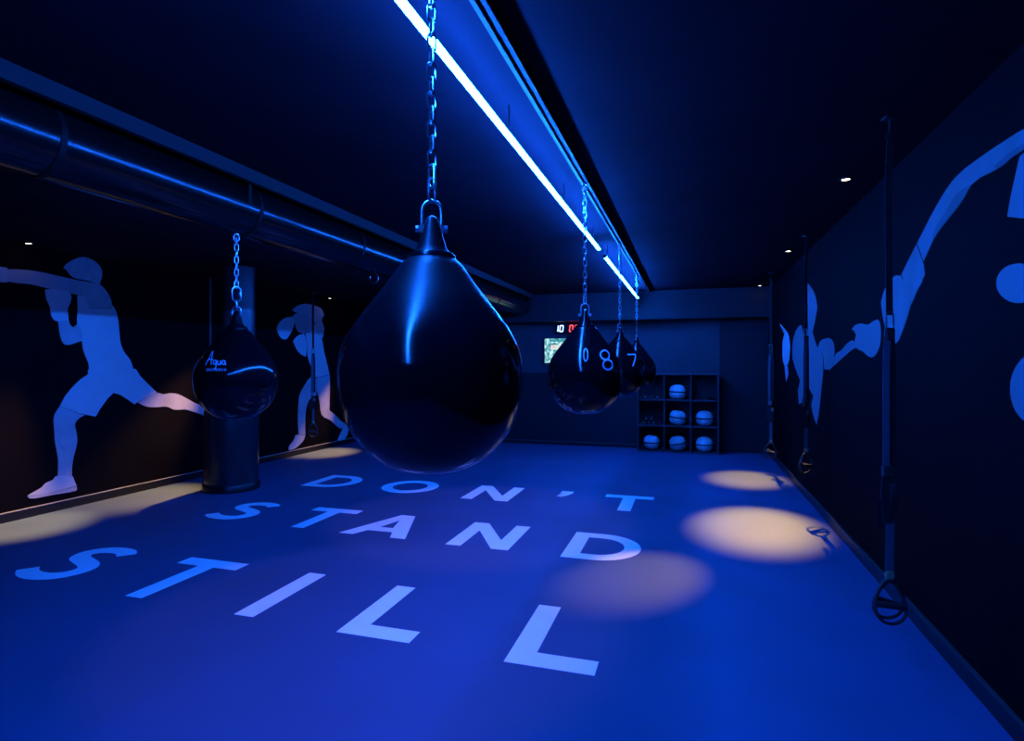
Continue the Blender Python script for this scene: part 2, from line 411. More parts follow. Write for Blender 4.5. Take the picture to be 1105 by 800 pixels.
small = [([(-0.178+0.016*i, 0.052), (-0.178+0.016*i, 0.066), (-0.170+0.016*i, 0.066), (-0.170+0.016*i, 0.052)], i % 2 == 0) for i in range(8)]
ribbon('small_logo_line', bag5, small, f, 0.0025, radians(35))

# small open hooks under the duct
for (y, x, lab) in ((5.0, DX+0.02, 'small empty metal hook under the duct, right of the lone bag'),):
    b = bmesh.new()
    tube(b, [(0, 0, 0.0)] + [(0.045*sin(a), 0.0, -0.05+0.05*cos(a)) for a in [pi*2*i/16 for i in range(1, 14)]], 0.005, 8)
    tag(link('ceiling_hook', b, M['chrome'], None, True, (x, y, DZ-DR)), lab, 'hook')

# ---------------------------------------------------------------- pillar
t = thing('padded_pillar', 'thick black round pillar base behind the lone punching bag', 'pillar', (-5.285, 5.715, 0))
b = bmesh.new(); lathe(b, [(0.30, 0.09), (0.30, 1.03), (0.295, 1.06), (0.275, 1.075), (0.01, 1.075)], 56, cap=False); link('vinyl_sleeve', b, M['pad'], t, True)
b = bmesh.new(); lathe(b, [(0.318, 0.0), (0.318, 0.08), (0.31, 0.09), (0.29, 0.09)], 56, cap=False); link('base_ring', b, M['baseboard'], t, True)
b = bmesh.new(); lathe(b, [(0.175, 0.0), (0.175, ZL)], 48, center=(0.086, 0.026), cap=False); link('column', b, M['pillar'], t, True)
b = bmesh.new(); box(b, -0.302, -0.296, -0.05, 0.05, 0.50, 0.80); link('side_latch', b, M['buckle'], t)

# ---------------------------------------------------------------- floor lettering
def letter_shapes():
    s = 0.135; H = 0.71
    D = {}
    D['I'] = [[(0, 0), (s, 0), (s, H), (0, H)]]
    D['L'] = [[(0, 0), (0.45, 0), (0.45, s), (s, s), (s, H), (0, H)]]
    D['T'] = [[(0.20, 0), (0.335, 0), (0.335, H-s), (0.20, H-s)], [(0, H-s), (0.20, H-s), (0.335, H-s), (0.53, H-s), (0.53, H), (0, H)]]
    D['N'] = [[(0, 0), (s, 0), (s, H*0.66), (0.405, 0), (0.55, 0), (0.55, H), (0.415, H), (0.415, H*0.34), (0.145, H), (0, H)]]
    return s, H, D
SW, LH, LS = letter_shapes()
def band(outer, inner):
    """faces between two closed loops with equal counts"""
    return ('band', outer, inner)
def build_letter(ch):
    b = bmesh.new(); z = 0.0003
    H = LH; s = SW
    def poly(p):
        vs = [b.verts.new((x, y, z)) for x, y in p]
        f = b.faces.new(vs); bmesh.ops.triangulate(b, faces=[f])
    def ring(o, i):
        vo = [b.verts.new((x, y, z)) for x, y in o]; vi = [b.verts.new((x, y, z)) for x, y in i]
        n = len(vo)
        for k in range(n): b.faces.new((vo[k], vo[(k+1) % n], vi[(k+1) % n], vi[k]))
    if ch in LS:
        for p in LS[ch]: poly(p)
    elif ch == 'O':
        n = 48; R = 0.355; rx = 0.345
        ring([(rx+rx*cos(2*pi*k/n), R+R*sin(2*pi*k/n)) for k in range(n)], [(rx+(rx-s)*cos(2*pi*k/n), R+(R-s)*sin(2*pi*k/n)) for k in range(n)])
    elif ch == 'D':
        W = 0.60; n = 24; R = H/2; rx = 0.345
        o = [(0, 0)]; i = [(s, s*0.95)]
        for k in range(n+1):
            a = -pi/2+pi*k/n
            o.append((W-rx+rx*cos(a), R+R*sin(a))); i.append((W-rx+(rx-s)*cos(a), R+(R-s*0.95)*sin(a)))
        o.append((0, H)); i.append((s, H-s*0.95))
        ring(o, i)
    elif ch == 'A':
        W = 0.66; a = 0.075
        poly([(0, 0), (0.145, 0), (0.205, 0.15), (0.263, 0.27), (0.33, 0.53), (0.33, H), (W/2-a, H)])
        poly([(W, 0), (W/2+a, H), (0.33, H), (0.33, 0.53), (W-0.263, 0.27), (W-0.205, 0.15), (W-0.145, 0)])
        poly([(0.205, 0.15), (W-0.205, 0.15), (W-0.263, 0.27), (0.263, 0.27)])
    elif ch == 'S':
        c = [(0.455, 0.575), (0.40, 0.625), (0.33, 0.645), (0.25, 0.643), (0.17, 0.61), (0.125, 0.55), (0.125, 0.49), (0.165, 0.435), (0.24, 0.40), (0.32, 0.368), (0.40, 0.328), (0.445, 0.27),
             (0.448, 0.20), (0.41, 0.125), (0.34, 0.08), (0.25, 0.066), (0.17, 0.078), (0.10, 0.11), (0.045, 0.155)]
        P = [c[0]]+c+[c[-1]]; pts = []
        for q in range(1, len(P)-2):
            for kk in range(4):
                u = kk/4; pts.append(tuple(0.5*(2*P[q][a]+(P[q+1][a]-P[q-1][a])*u+(2*P[q-1][a]-5*P[q][a]+4*P[q+1][a]-P[q+2][a])*u*u+(3*P[q][a]-P[q-1][a]-3*P[q+1][a]+P[q+2][a])*u**3) for a in (0, 1)))
        pts.append(c[-1]); L = []; R = []
        for q in range(len(pts)):
            p0 = pts[max(0, q-1)]; p1 = pts[min(len(pts)-1, q+1)]
            tx, ty = p1[0]-p0[0], p1[1]-p0[1]; l = math.hypot(tx, ty)
            nx, ny = -ty/l*0.066, tx/l*0.066
            L.append(b.verts.new((pts[q][0]+nx, pts[q][1]+ny, z))); R.append(b.verts.new((pts[q][0]-nx, pts[q][1]-ny, z)))
        for q in range(len(pts)-1): b.faces.new((L[q], L[q+1], R[q+1], R[q]))
    elif ch == "'":
        poly([(0.02, 0.42), (0.085, 0.42), (0.14, 0.52), (0.17, 0.62), (0.17, H), (0.03, H), (0.03, 0.575), (0.085, 0.575), (0.07, 0.50)])
    f0 = b.faces[:]
    e = bmesh.ops.extrude_face_region(b, geom=f0)
    for v in e['geom']:
        if isinstance(v, bmesh.types.BMVert): v.co.z += 0.0010
    return b
LET = [('D', -4.61, 6.10, 'first letter of the far row, nearest the pillar', 1.0), ('O', -3.62, 6.085, 'far row letter between D and N', 1.0), ('N', -2.46, 6.05, 'far row letter behind the A', 1.0),
       ("'", -1.475, 6.03, 'far row mark between N and T', 1.0), ('T', -0.92, 6.015, 'last letter of the far row', 1.0),
       ('S', -4.63, 4.545, 'first letter of the middle row, near the pillar', 0.98), ('T', -3.72, 4.525, 'second letter of the middle row, after the S', 1.0), ('A', -2.99, 4.495, 'middle letter of the middle row', 0.99),
       ('N', -1.95, 4.465, 'fourth letter of the middle row, before the D', 0.99), ('D', -0.97, 4.44, 'last letter of the middle row, touching a warm light pool', 0.98),
       ('S', -4.69, 2.885, 'first letter of the near row, nearest the left wall', 1.02), ('T', -3.70, 2.865, 'near row letter between S and I', 1.02), ('I', -2.615, 2.845, 'single bar in the near row', 1.02),
       ('L', -1.895, 2.825, 'near row, directly right of the I', 1.0), ('L', -0.90, 2.79, 'last letter of the near row, nearest the camera', 1.02)]
NAME = {"'": 'apostrophe'}
for ch, x, y, lab, kx in LET:
    o = link('floor_letter' if ch != "'" else 'floor_apostrophe', build_letter(ch), M['decal'], None, False, (x, y, 0))
    o.scale = (kx, kx, 1)
    tag(o, ('pale floor letter %s, ' % ch if ch != "'" else 'pale floor apostrophe, ')+lab, 'floor lettering', 'letters painted on the floor')

# ---------------------------------------------------------------- wall murals
MURALS = {'lunging': [('head', 'hair', [(4.392, 2.497), (4.425, 2.542), (4.505, 2.602), (4.596, 2.643), (4.69, 2.634), (4.766, 2.588), (4.803, 2.53), (4.805, 2.467), (4.787, 2.401), (4.776, 2.367), (4.701, 2.389), (4.596, 2.4), (4.505, 2.407), (4.455, 2.436), (4.435, 2.464)]), ('boxing_glove', 'white', [(3.527, 2.3), (3.556, 2.365), (3.63, 2.411), (3.752, 2.432), (3.816, 2.415), (3.875, 2.415), (3.877, 2.274), (3.816, 2.27), (3.721, 2.225), (3.6, 2.223), (3.542, 2.25)]), ('arm', 'skin', [(3.875, 2.399), (4.014, 2.418), (4.19, 2.417), (4.396, 2.398), (4.535, 2.387), (4.659, 2.383), (4.787, 2.369), (4.842, 2.323), (4.887, 2.264), (4.917, 2.18), (4.914, 2.128), (4.659, 2.109), (4.638, 2.173), (4.607, 2.228), (4.535, 2.234), (4.475, 2.237), (4.396, 2.248), (4.208, 2.268), (4.066, 2.285), (3.963, 2.28), (3.875, 2.285)]), ('vest', 'white', [(4.535, 2.23), (4.607, 2.224), (4.638, 2.169), (4.661, 2.105), (4.914, 2.124), (4.926, 2.16), (4.967, 2.098), (4.995, 1.992), (5.009, 1.861), (5.025, 1.73), (5.072, 1.632), (5.144, 1.544), (5.181, 1.444), (5.201, 1.387), (4.65, 1.381), (4.659, 1.489), (4.627, 1.572), (4.596, 1.654), (4.586, 1.747), (4.576, 1.859), (4.535, 1.928), (4.539, 2.061)]), ('boxing_glove', 'white', [(4.212, 2.246), (4.263, 2.26), (4.339, 2.261), (4.435, 2.249), (4.471, 2.217), (4.459, 2.135), (4.435, 2.072), (4.439, 2.012), (4.443, 1.956), (4.396, 1.949), (4.339, 1.937), (4.297, 1.952), (4.267, 2.018), (4.26, 2.076), (4.227, 2.15)]), ('arm', 'skin', [(4.339, 1.937), (4.443, 1.956), (4.465, 1.903), (4.495, 1.885), (4.535, 1.924), (4.584, 1.839), (4.584, 1.746), (4.535, 1.73), (4.416, 1.7), (4.381, 1.729), (4.348, 1.866)]), ('shorts', 'white', [(4.647, 1.43), (4.651, 1.39), (4.562, 1.333), (4.484, 1.257), (4.408, 1.164), (4.357, 1.067), (4.427, 1.038), (4.562, 0.975), (4.733, 0.928), (4.785, 1.011), (4.87, 1.119), (4.939, 1.177), (5.024, 1.148), (5.115, 1.09), (5.197, 1.031), (5.233, 1.055), (5.379, 1.112), (5.493, 1.156), (5.442, 1.198), (5.354, 1.279), (5.269, 1.358), (5.214, 1.442)]), ('leg', 'skin', [(5.235, 1.05), (5.379, 1.108), (5.493, 1.151), (5.584, 1.129), (5.69, 1.137), (5.8, 1.118), (5.928, 1.059), (6.089, 0.977), (6.18, 0.946), (6.205, 0.858), (6.18, 0.828), (6.03, 0.879), (5.913, 0.917), (5.745, 0.925), (5.637, 0.972), (5.48, 0.976), (5.354, 0.992)]), ('shoe', 'white', [(6.183, 0.946), (6.305, 0.925), (6.401, 0.868), (6.45, 0.75), (6.368, 0.656), (6.289, 0.665), (6.242, 0.781), (6.18, 0.826), (6.208, 0.858)]), ('leg', 'skin', [(4.357, 1.064), (4.427, 1.034), (4.562, 0.971), (4.611, 0.953), (4.542, 0.917), (4.509, 0.866), (4.523, 0.786), (4.534, 0.697), (4.519, 0.611), (4.494, 0.517), (4.478, 0.402), (4.478, 0.325), (4.335, 0.351), (4.34, 0.426), (4.338, 0.522), (4.325, 0.618), (4.307, 0.715), (4.302, 0.829), (4.295, 0.925), (4.307, 0.99), (4.335, 1.035)]), ('shoe', 'white', [(4.316, 0.353), (4.488, 0.319), (4.507, 0.261), (4.527, 0.214), (4.316, 0.199), (4.076, 0.206), (4.052, 0.211), (4.089, 0.229), (4.183, 0.268), (4.218, 0.302), (4.289, 0.322)]), ('shoe_sole', 'pale', [(4.052, 0.206), (4.076, 0.201), (4.316, 0.194), (4.528, 0.208), (4.53, 0.178), (4.523, 0.164), (4.446, 0.161), (4.28, 0.169), (4.123, 0.17), (4.069, 0.182)]), ('shin_shadow', 'shade', [(4.39, 0.808), (4.368, 0.775), (4.36, 0.713), (4.379, 0.649), (4.431, 0.588), (4.39, 0.605), (4.357, 0.656), (4.344, 0.715), (4.353, 0.776)])], 'guard': [('hair', 'hair', [(8.001, 2.375), (8.14, 2.46), (8.341, 2.513), (8.55, 2.511), (8.799, 2.465), (8.876, 2.375), (8.799, 2.272), (8.876, 2.121), (8.818, 1.944), (8.748, 1.968), (8.704, 2.016), (8.623, 2.183), (8.519, 2.289), (8.341, 2.331), (8.14, 2.34)]), ('face', 'skin', [(8.129, 2.336), (8.341, 2.328), (8.519, 2.285), (8.599, 2.181), (8.441, 2.048), (8.254, 2.012), (8.382, 2.071), (8.441, 2.186)]), ('arm', 'skin', [(8.007, 2.268), (8.118, 2.335), (8.435, 2.186), (8.376, 2.07), (8.242, 2.019), (8.129, 2.056), (8.068, 2.183)]), ('boxing_glove', 'white', [(7.633, 2.05), (7.684, 2.139), (7.84, 2.238), (7.996, 2.264), (8.062, 2.182), (8.029, 2.09), (7.947, 1.979), (7.84, 1.893), (7.71, 1.932)]), ('boxing_glove', 'white', [(8.029, 1.875), (8.14, 1.963), (8.312, 2.008), (8.37, 1.906), (8.382, 1.721), (8.358, 1.628), (8.225, 1.663), (8.112, 1.751)]), ('torso', 'white', [(8.347, 2.017), (8.441, 2.04), (8.605, 2.178), (8.63, 2.179), (8.704, 2.012), (8.806, 1.924), (8.863, 1.731), (8.961, 1.498), (9.027, 1.308), (8.586, 1.27), (8.489, 1.28), (8.58, 1.392), (8.489, 1.479), (8.406, 1.647), (8.394, 1.87)]), ('leg', 'skin', [(8.489, 1.272), (8.636, 1.262), (8.648, 1.04), (8.642, 0.964), (8.459, 0.898), (8.37, 0.755), (8.341, 0.572), (8.341, 0.313), (8.168, 0.333), (8.151, 0.589), (8.168, 0.842), (8.197, 0.987), (8.312, 1.129)]), ('leg', 'skin', [(8.648, 1.261), (9.034, 1.3), (9.041, 1.102), (9.027, 0.668), (9.196, 0.575), (9.406, 0.435), (9.551, 0.371), (9.442, 0.3), (9.336, 0.319), (9.061, 0.487), (8.799, 0.608), (8.736, 0.844), (8.667, 1.039)]), ('shoe', 'white', [(8.095, 0.338), (8.341, 0.305), (8.312, 0.242), (8.254, 0.194), (8.056, 0.112), (7.92, 0.113), (7.931, 0.175), (8.029, 0.241)]), ('shoe', 'white', [(9.558, 0.362), (9.624, 0.331), (9.639, 0.246), (9.514, 0.094), (9.336, 0.055), (9.279, 0.103), (9.371, 0.214), (9.449, 0.295)])], 'reaching': [('arm', 'skin', [(2.681, 2.408), (2.769, 2.421), (2.909, 2.427), (3.088, 2.431), (3.37, 2.421), (3.513, 2.381), (3.694, 2.299), (3.887, 2.196), (3.788, 2.075), (3.694, 2.138), (3.579, 2.198), (3.43, 2.244), (3.294, 2.286), (3.204, 2.334), (2.966, 2.33), (2.833, 2.339), (2.681, 2.337)]), ('muscle_shadow', 'pale', [(3.208, 2.333), (3.294, 2.289), (3.43, 2.248), (3.579, 2.202), (3.685, 2.144), (3.642, 2.212), (3.5, 2.275), (3.362, 2.333)]), ('muscle_shadow', 'pale', [(2.963, 2.33), (2.833, 2.34), (2.69, 2.337), (2.69, 2.361), (2.844, 2.365), (3.001, 2.352)]), ('glove_cuff', 'skin', [(3.897, 2.192), (3.788, 2.059), (3.768, 1.998), (3.98, 1.852), (4.146, 2.054)]), ('cuff_strap', 'white', [(3.952, 1.96), (3.834, 2.018), (3.803, 1.964), (3.93, 1.896)]), ('boxing_glove', 'skin', [(4.165, 2.05), (3.986, 1.851), (4.097, 1.728), (4.248, 1.631), (4.39, 1.677), (4.498, 1.8), (4.55, 1.923), (4.461, 2.007)]), ('sleeve', 'white', [(2.794, 2.323), (2.676, 2.332), (2.56, 2.293), (2.56, 2.032), (2.658, 2.048), (2.769, 2.072), (2.887, 2.107), (2.868, 2.164)]), ('rounded_patch', 'white', [(2.649, 1.801), (2.652, 1.785), (2.663, 1.771), (2.681, 1.759), (2.704, 1.749), (2.733, 1.743), (2.766, 1.741), (2.802, 1.743), (2.839, 1.748), (2.875, 1.758), (2.908, 1.771), (2.937, 1.787), (2.959, 1.806), (2.973, 1.825), (2.977, 1.845), (2.973, 1.863), (2.959, 1.879), (2.937, 1.891), (2.908, 1.9), (2.875, 1.904), (2.839, 1.904), (2.802, 1.9), (2.766, 1.892), (2.733, 1.881), (2.704, 1.867), (2.681, 1.852), (2.663, 1.835), (2.652, 1.818)]), ('rounded_patch', 'white', [(2.489, 1.413), (2.493, 1.385), (2.505, 1.357), (2.524, 1.331), (2.551, 1.308), (2.584, 1.289), (2.621, 1.275), (2.662, 1.268), (2.705, 1.267), (2.746, 1.273), (2.785, 1.287), (2.819, 1.307), (2.844, 1.334), (2.861, 1.365), (2.866, 1.398), (2.861, 1.432), (2.844, 1.464), (2.819, 1.492), (2.785, 1.516), (2.746, 1.533), (2.705, 1.542), (2.662, 1.545), (2.621, 1.541), (2.584, 1.53), (2.551, 1.514), (2.524, 1.493), (2.505, 1.469), (2.493, 1.442)])], 'hooking': [('boxing_glove', 'white', [(5.306, 1.781), (5.207, 1.807), (5.052, 1.81), (4.85, 1.789), (4.716, 1.807), (4.6, 1.801), (4.561, 1.75), (4.566, 1.645), (4.629, 1.586), (4.742, 1.548), (4.85, 1.558), (4.992, 1.596), (5.175, 1.628), (5.24, 1.668), (5.175, 1.727), (5.24, 1.765)]), ('forearm', 'skin', [(5.253, 1.683), (5.408, 1.678), (5.665, 1.616), (5.891, 1.571), (5.967, 1.475), (5.627, 1.549), (5.272, 1.62), (5.188, 1.626)]), ('boxing_glove', 'white', [(6.622, 1.66), (6.516, 1.723), (6.267, 1.746), (5.993, 1.719), (5.907, 1.651), (5.916, 1.571), (5.984, 1.475), (6.315, 1.448), (6.394, 1.599)]), ('body', 'white', [(7.211, 2.415), (6.963, 2.323), (6.732, 2.202), (6.644, 2.079), (6.788, 1.93), (6.904, 1.844), (6.644, 1.671), (6.414, 1.6), (6.374, 1.426), (6.465, 1.227), (6.569, 0.998), (6.677, 0.871), (6.845, 0.953), (6.963, 1.062), (6.845, 1.163), (7.148, 1.294), (7.211, 1.687), (7.211, 2.057)]), ('arm', 'white', [(7.769, 1.943), (7.55, 1.955), (7.41, 1.845), (7.224, 1.687), (7.16, 1.514), (7.479, 1.078), (7.695, 1.013), (7.769, 1.168), (7.621, 1.306), (7.923, 1.434), (8.167, 1.572), (8.167, 1.741), (8.003, 1.874)])], 'far': [('body', 'white', [(9.321, 2.1), (8.801, 1.98), (8.462, 1.867), (8.356, 1.718), (8.427, 1.575), (8.61, 1.487), (8.84, 1.487), (9.002, 1.58), (9.002, 1.798), (8.84, 1.915)]), ('leg', 'skin', [(8.84, 1.481), (8.591, 1.481), (8.499, 1.37), (8.685, 1.262)])]}

def mural(key, X, sgn, label, pre=''):
    parts = MURALS[key]
    ys = [p[0] for q in parts for p in q[2]]; zs = [p[1] for q in parts for p in q[2]]
    oy, oz = sum(ys)/len(ys), min(zs)
    t = thing('wall_mural', label, 'mural', (X, oy, oz), group='life-size boxer murals')
    for n, (name, m, pts) in enumerate(parts):
        p = pts if len(pts) > 26 or name in ('shorts', 'cuff_strap', 'shoe_sole', 'glove_cuff') else smooth_closed(pts, 3)
        th = 0.003 + 0.00012*n + (0.0015 if name in ('shin_shadow', 'cuff_strap', 'muscle_shadow') else 0)
        b = bmesh.new()
        vs = [b.verts.new((sgn*0.0005, y-oy, z-oz)) for y, z in p]
        f = b.faces.new(vs)
        e = bmesh.ops.extrude_face_region(b, geom=[f])
        for v in e['geom']:
            if isinstance(v, bmesh.types.BMVert): v.co.x += sgn*(th-0.0005)
        bmesh.ops.triangulate(b, faces=b.faces[:])
        link(name, b, M[pre+m], t)
mural('lunging', XL, 1, 'pale wall mural of a lunging boxer in shorts, left of the pillar')
mural('guard', XL, 1, 'pale wall mural of a boxer with long hair and raised gloves, right of the pillar')
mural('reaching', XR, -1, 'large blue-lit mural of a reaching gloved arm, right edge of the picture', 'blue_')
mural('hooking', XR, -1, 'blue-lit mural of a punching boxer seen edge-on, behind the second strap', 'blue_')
mural('far', XR, -1, 'small pale mural sliver beside the farthest strap on the right wall')

# ---------------------------------------------------------------- suspension straps
def make_strap(loc, H, label, rz=0.0):
    """H = ceiling height; built downward from the ceiling anchor, handle bottom at z=0 locally"""
    t = thing('suspension_trainer', label, 'exercise strap', loc, rz, 'black suspension straps along the walls')
    def web(b, pts, w, th=0.003):
        n = len(pts); A = []
        for (x, y, z) in pts: A.append([b.verts.new((x+sx*w/2, y+sy*th/2, z)) for sx, sy in ((-1, -1), (1, -1), (1, 1), (-1, 1))])
        for i in range(n-1):
            for k in range(4): b.faces.new((A[i][k], A[i][(k+1) % 4], A[i+1][(k+1) % 4], A[i+1][k]))
        b.faces.new(A[0][::-1]); b.faces.new(A[-1])
    zs = H*0.60           # where the anchor strap meets the main strap
    b = bmesh.new(); box(b, -0.03, 0.03, -0.03, 0.03, H+0.058, H+0.07, 0.003); tube(b, [(0, 0, H+0.06), (0, 0, H-0.012)], 0.004, 8); tube(b, [(0.0, 0, H-0.012), (0.02, 0, H-0.03), (0.0, 0, H-0.05), (-0.02, 0, H-0.03), (0.0, 0, H-0.012)], 0.005, 8); link('ceiling_anchor', b, M['plastic'], t, True)
    b = bmesh.new(); web(b, [(0.004, 0, H-0.045), (-0.006, 0, H-0.25), (-0.006, 0, H*0.85), (0.0, 0, zs+0.06)], 0.034); link('anchor_strap', b, M['strap'], t)
    b = bmesh.new(); tube(b, [Vector((x, 0, zs+0.03+z)) for x, z in stadium(0.035, 0.09)], 0.005, 8, True); link('carabiner', b, M['buckle'], t, True)
    b = bmesh.new(); box(b, -0.024, 0.024, -0.012, 0.012, zs-0.07, zs-0.005, 0.006); link('equalizer_loop', b, M['rubber'], t)
    z2 = H*0.315; z3 = H*0.20
    for s in (-1, 1):
        b = bmesh.new(); web(b, [(s*0.012, 0.004*s, zs-0.06), (s*0.020, 0.006*s, zs-0.2), (s*0.020, 0.006*s, z2)], 0.034); link('main_strap', b, M['strap_blue'] if s < 0 else M['strap'], t)
    b = bmesh.new(); box(b, -0.036, 0.012, -0.012, 0.012, z2-0.05, z2+0.006, 0.004); link('cam_buckle', b, M['buckle'], t)
    b = bmesh.new(); box(b, 0.002, 0.036, -0.012, 0.012, z2-0.15, z2-0.09, 0.004); link('cam_buckle', b, M['buckle'], t)
    b = bmesh.new(); web(b, [(-0.012, 0.004, z2-0.03), (-0.016, 0.012, (z2+z3)/2), (-0.006, 0.0, z3)], 0.040, 0.010); link('padded_sleeve', b, M['strap'], t)
    b = bmesh.new(); web(b, [(0.018, -0.004, z2-0.13), (0.024, -0.012, (z2+z3)/2), (0.008, 0.0, z3+0.02)], 0.038, 0.010); link('padded_sleeve', b, M['strap'], t)
    b = bmesh.new(); web(b, [(-0.024, 0.008, z2-0.18), (-0.05, 0.014, z3+0.12), (-0.045, 0.01, z3-0.03)], 0.028, 0.004); link('loose_strap_end', b, M['strap'], t)
    zh = 0.205
    b = bmesh.new(); web(b, [(-0.008, 0, z3+0.01), (-0.010, 0, zh+0.04)], 0.020); web(b, [(0.012, 0, z3+0.01), (0.010, 0, zh+0.04)], 0.020); link('lower_strap', b, M['strap_blue'], t)
    b = bmesh.new(); box(b, -0.020, 0.020, -0.010, 0.010, zh+0.008, zh+0.05, 0.004); box(b, -0.021, 0.021, -0.011, 0.011, zh+0.026, zh+0.031); link('stitched_tab', b, M['tan'], t)
    # loop handles: foot cradle and grip bar
    for s in (-1, 1):
        b = bmesh.new(); pts = []
        for i in range(25):
            a = 2*pi*i/24; w = 0.072+0.022*(-sin(a+pi/2))
            pts.append((w*sin(a)*1.0 + s*0.008, s*0.018*(1-cos(a)), 0.103+0.103*cos(a)))
        tube(b, pts[:-1], 0.0085, 8, True); link('foot_cradle', b, M['rubber'], t, True)
        b = bmesh.new(); tube(b, [(-0.070+s*0.008, s*0.02, 0.100+s*0.006), (0.070+s*0.008, s*0.024, 0.074-s*0.006)], 0.016, 14); link('grip', b, M['rubber'], t, True)
    return t
st1 = make_strap((0.97, 3.40, 0.19), ZC-0.07-0.19, 'nearest black suspension strap on the right, in front of the arm mural', radians(14))
make_strap((1.085, 6.30, 0.42), ZC-0.07-0.42, 'second black suspension strap on the right, in front of the punching mural', radians(30))
make_strap((1.06, 8.72, 0.20), ZC-0.07-0.20, 'farthest black suspension strap on the right, in the corner', radians(-20))
make_strap((-5.85, 8.08, 0.32), ZL-0.07-0.32, 'black suspension strap in front of the mural on the left wall', radians(50))

# ---------------------------------------------------------------- cube shelf and contents
SX0, SX1, SY0, SY1 = -0.870, 0.45, 10.17, 10.56
t = thing('cube_shelf', 'dark nine-cube shelf against the far wall', 'shelf', ((SX0+SX1)/2, SY0, 0))
W = SX1-SX0; D = SY1-SY0; TH = 0.022; Hs = 1.335
cw = (W-TH)/3; chh = (Hs-TH)/3
for i in range(4):
    x = -W/2+i*cw
    b = bmesh.new(); box(b, x, x+TH, 0 if i in (0, 3) else 0.004, D, 0, Hs); link('side_panel' if i in (0, 3) else 'upright_divider', b, M['shelf'], t)
for j in range(4):
    z = j*chh
    b = bmesh.new()
    for i in range(3): box(b, -W/2+i*cw+TH, -W/2+(i+1)*cw, 0.002, D, z, z+TH)
    link('top_panel' if j == 3 else ('bottom_panel' if j == 0 else 'shelf_board'), b, M['shelf'], t)
b = bmesh.new(); box(b, -W/2+TH, W/2-TH, D-0.008, D, TH, Hs-TH); link('back_panel', b, M['shelf_back'], t)
def cell(c, r): return (SX0+TH+c*cw+(cw-TH)/2, SY0, r*chh+TH)   # floor centre of a cube, r from the bottom
def make_ball(loc, label, rz, tilt):
    t = thing('medicine_ball', label, 'medicine ball', loc, rz, 'pale medicine balls in the cube shelf')
    R = 0.138; n = 40; m = 24
    b = bmesh.new(); rings = []
    prof = []
    for i in range(m+1):
        a = -pi/2+pi*i/m
        r = R*abs(cos(a))**0.72; z = R*0.90*math.copysign(abs(sin(a))**0.86, sin(a))
        prof.append((r if 0 < i < m else 0, z))
    lathe(b, prof, n, cap=False); s = link('ball_shell', b, M['ball'], t, True); s.location = (0, 0, R*0.90); s.rotation_euler = (0, tilt, 0)
    b = bmesh.new(); lathe(b, [(R*0.985, -0.013), (R*1.012, -0.011), (R*1.012, 0.011), (R*0.985, 0.013)], n, cap=False); o = link('seam_band', b, M['ball_seam'], t, True); o.location = (0, 0, R*0.92); o.rotation_euler = (0, tilt, 0)
    b = bmesh.new()
    for zz in (-0.062, 0.062):
        rr = R*(1-(abs(zz)/(R*0.9))**2.3)**0.42
        lathe(b, [(rr-0.006, zz-0.004), (rr+0.002, zz), (rr-0.006, zz+0.004)], n, cap=False)
    o = link('stitch_line', b, M['shade'], t, True); o.location = (0, 0, R*0.90); o.rotation_euler = (0, tilt, 0)
    return t
for c, r, lab, tilt in ((1, 2, 'pale medicine ball alone in the top row, middle cube', 0.03), (1, 1, 'pale tilted medicine ball in the very centre cube', 0.12), (2, 1, 'pale medicine ball in the middle row, right cube', -0.02),
                        (0, 0, 'pale medicine ball in the bottom row, left cube', 0.0), (1, 0, 'pale tilted medicine ball in the bottom row, middle cube', -0.17), (2, 0, 'pale medicine ball in the bottom row, right cube', -0.03)):
    x, y, z = cell(c, r); make_ball((x, y+0.16, z), lab, 0.3*c, tilt)
def make_dumbbell(loc, label, rz):
    t = thing('dumbbell', label, 'dumbbell', loc, rz, 'small dark dumbbells in the left shelf cubes')
    b = bmesh.new(); tube(b, [(0, -0.06, 0.036), (0, 0.06, 0.036)], 0.012, 12); link('handle', b, M['buckle'], t, True)
    for s in (-1, 1):
        b = bmesh.new(); tube(b, [(0, s*0.05, 0.036), (0, s*0.095, 0.036)], 0.036, 6); link('weight_head', b, M['iron'], t)
        b = bmesh.new(); tube(b, [(0, s*0.095, 0.036), (0, s*0.098, 0.036)], 0.014, 12); link('end_cap', b, M['cap_grey'], t)
    return t
x, y, z = cell(0, 1)
spots = [(-0.13, 0, 'leftmost in the middle row, left cube', 0), (-0.045, 0, 'second from left in the middle row, left cube', 0), (0.04, 0, 'third from left in the middle row, left cube', 0), (0.125, 0, 'rightmost in the middle row, left cube', 0),
         (-0.088, 0.0725, 'left one stacked on top in the middle row, left cube', 0), (0.0, 0.0725, 'right one stacked on top in the middle row, left cube', 0)]
d0 = None
for dx, dz, lab, rz in spots:
    lab = 'small dark dumbbell, '+lab
    if d0 is None: d0 = make_dumbbell((x+dx, y+0.14, z+dz), lab, rz)
    else: dup(d0, (x+dx, y+0.14, z+dz), lab)
x, y, z = cell(0, 2)
for dx, lab in ((-0.10, 'left'), (0.0, 'middle'), (0.10, 'right')): dup(d0, (x+dx, y+0.14, z), 'small dark dumbbell, %s of three in the top left cube' % lab)
x, y, z = cell(2, 2)
b = bmesh.new(); lathe(b, [(0.0, 0.0), (0.05, 0.0), (0.055, 0.01), (0.055, 0.05), (0.045, 0.06), (0.02, 0.06), (0.02, 0.045), (0, 0.045)], 24, cap=False)
tag(link('tape_roll', b, M['iron'], None, True, (x+0.10, y+0.12, z)), 'small dark round item in the top right cube of the shelf', 'roll')

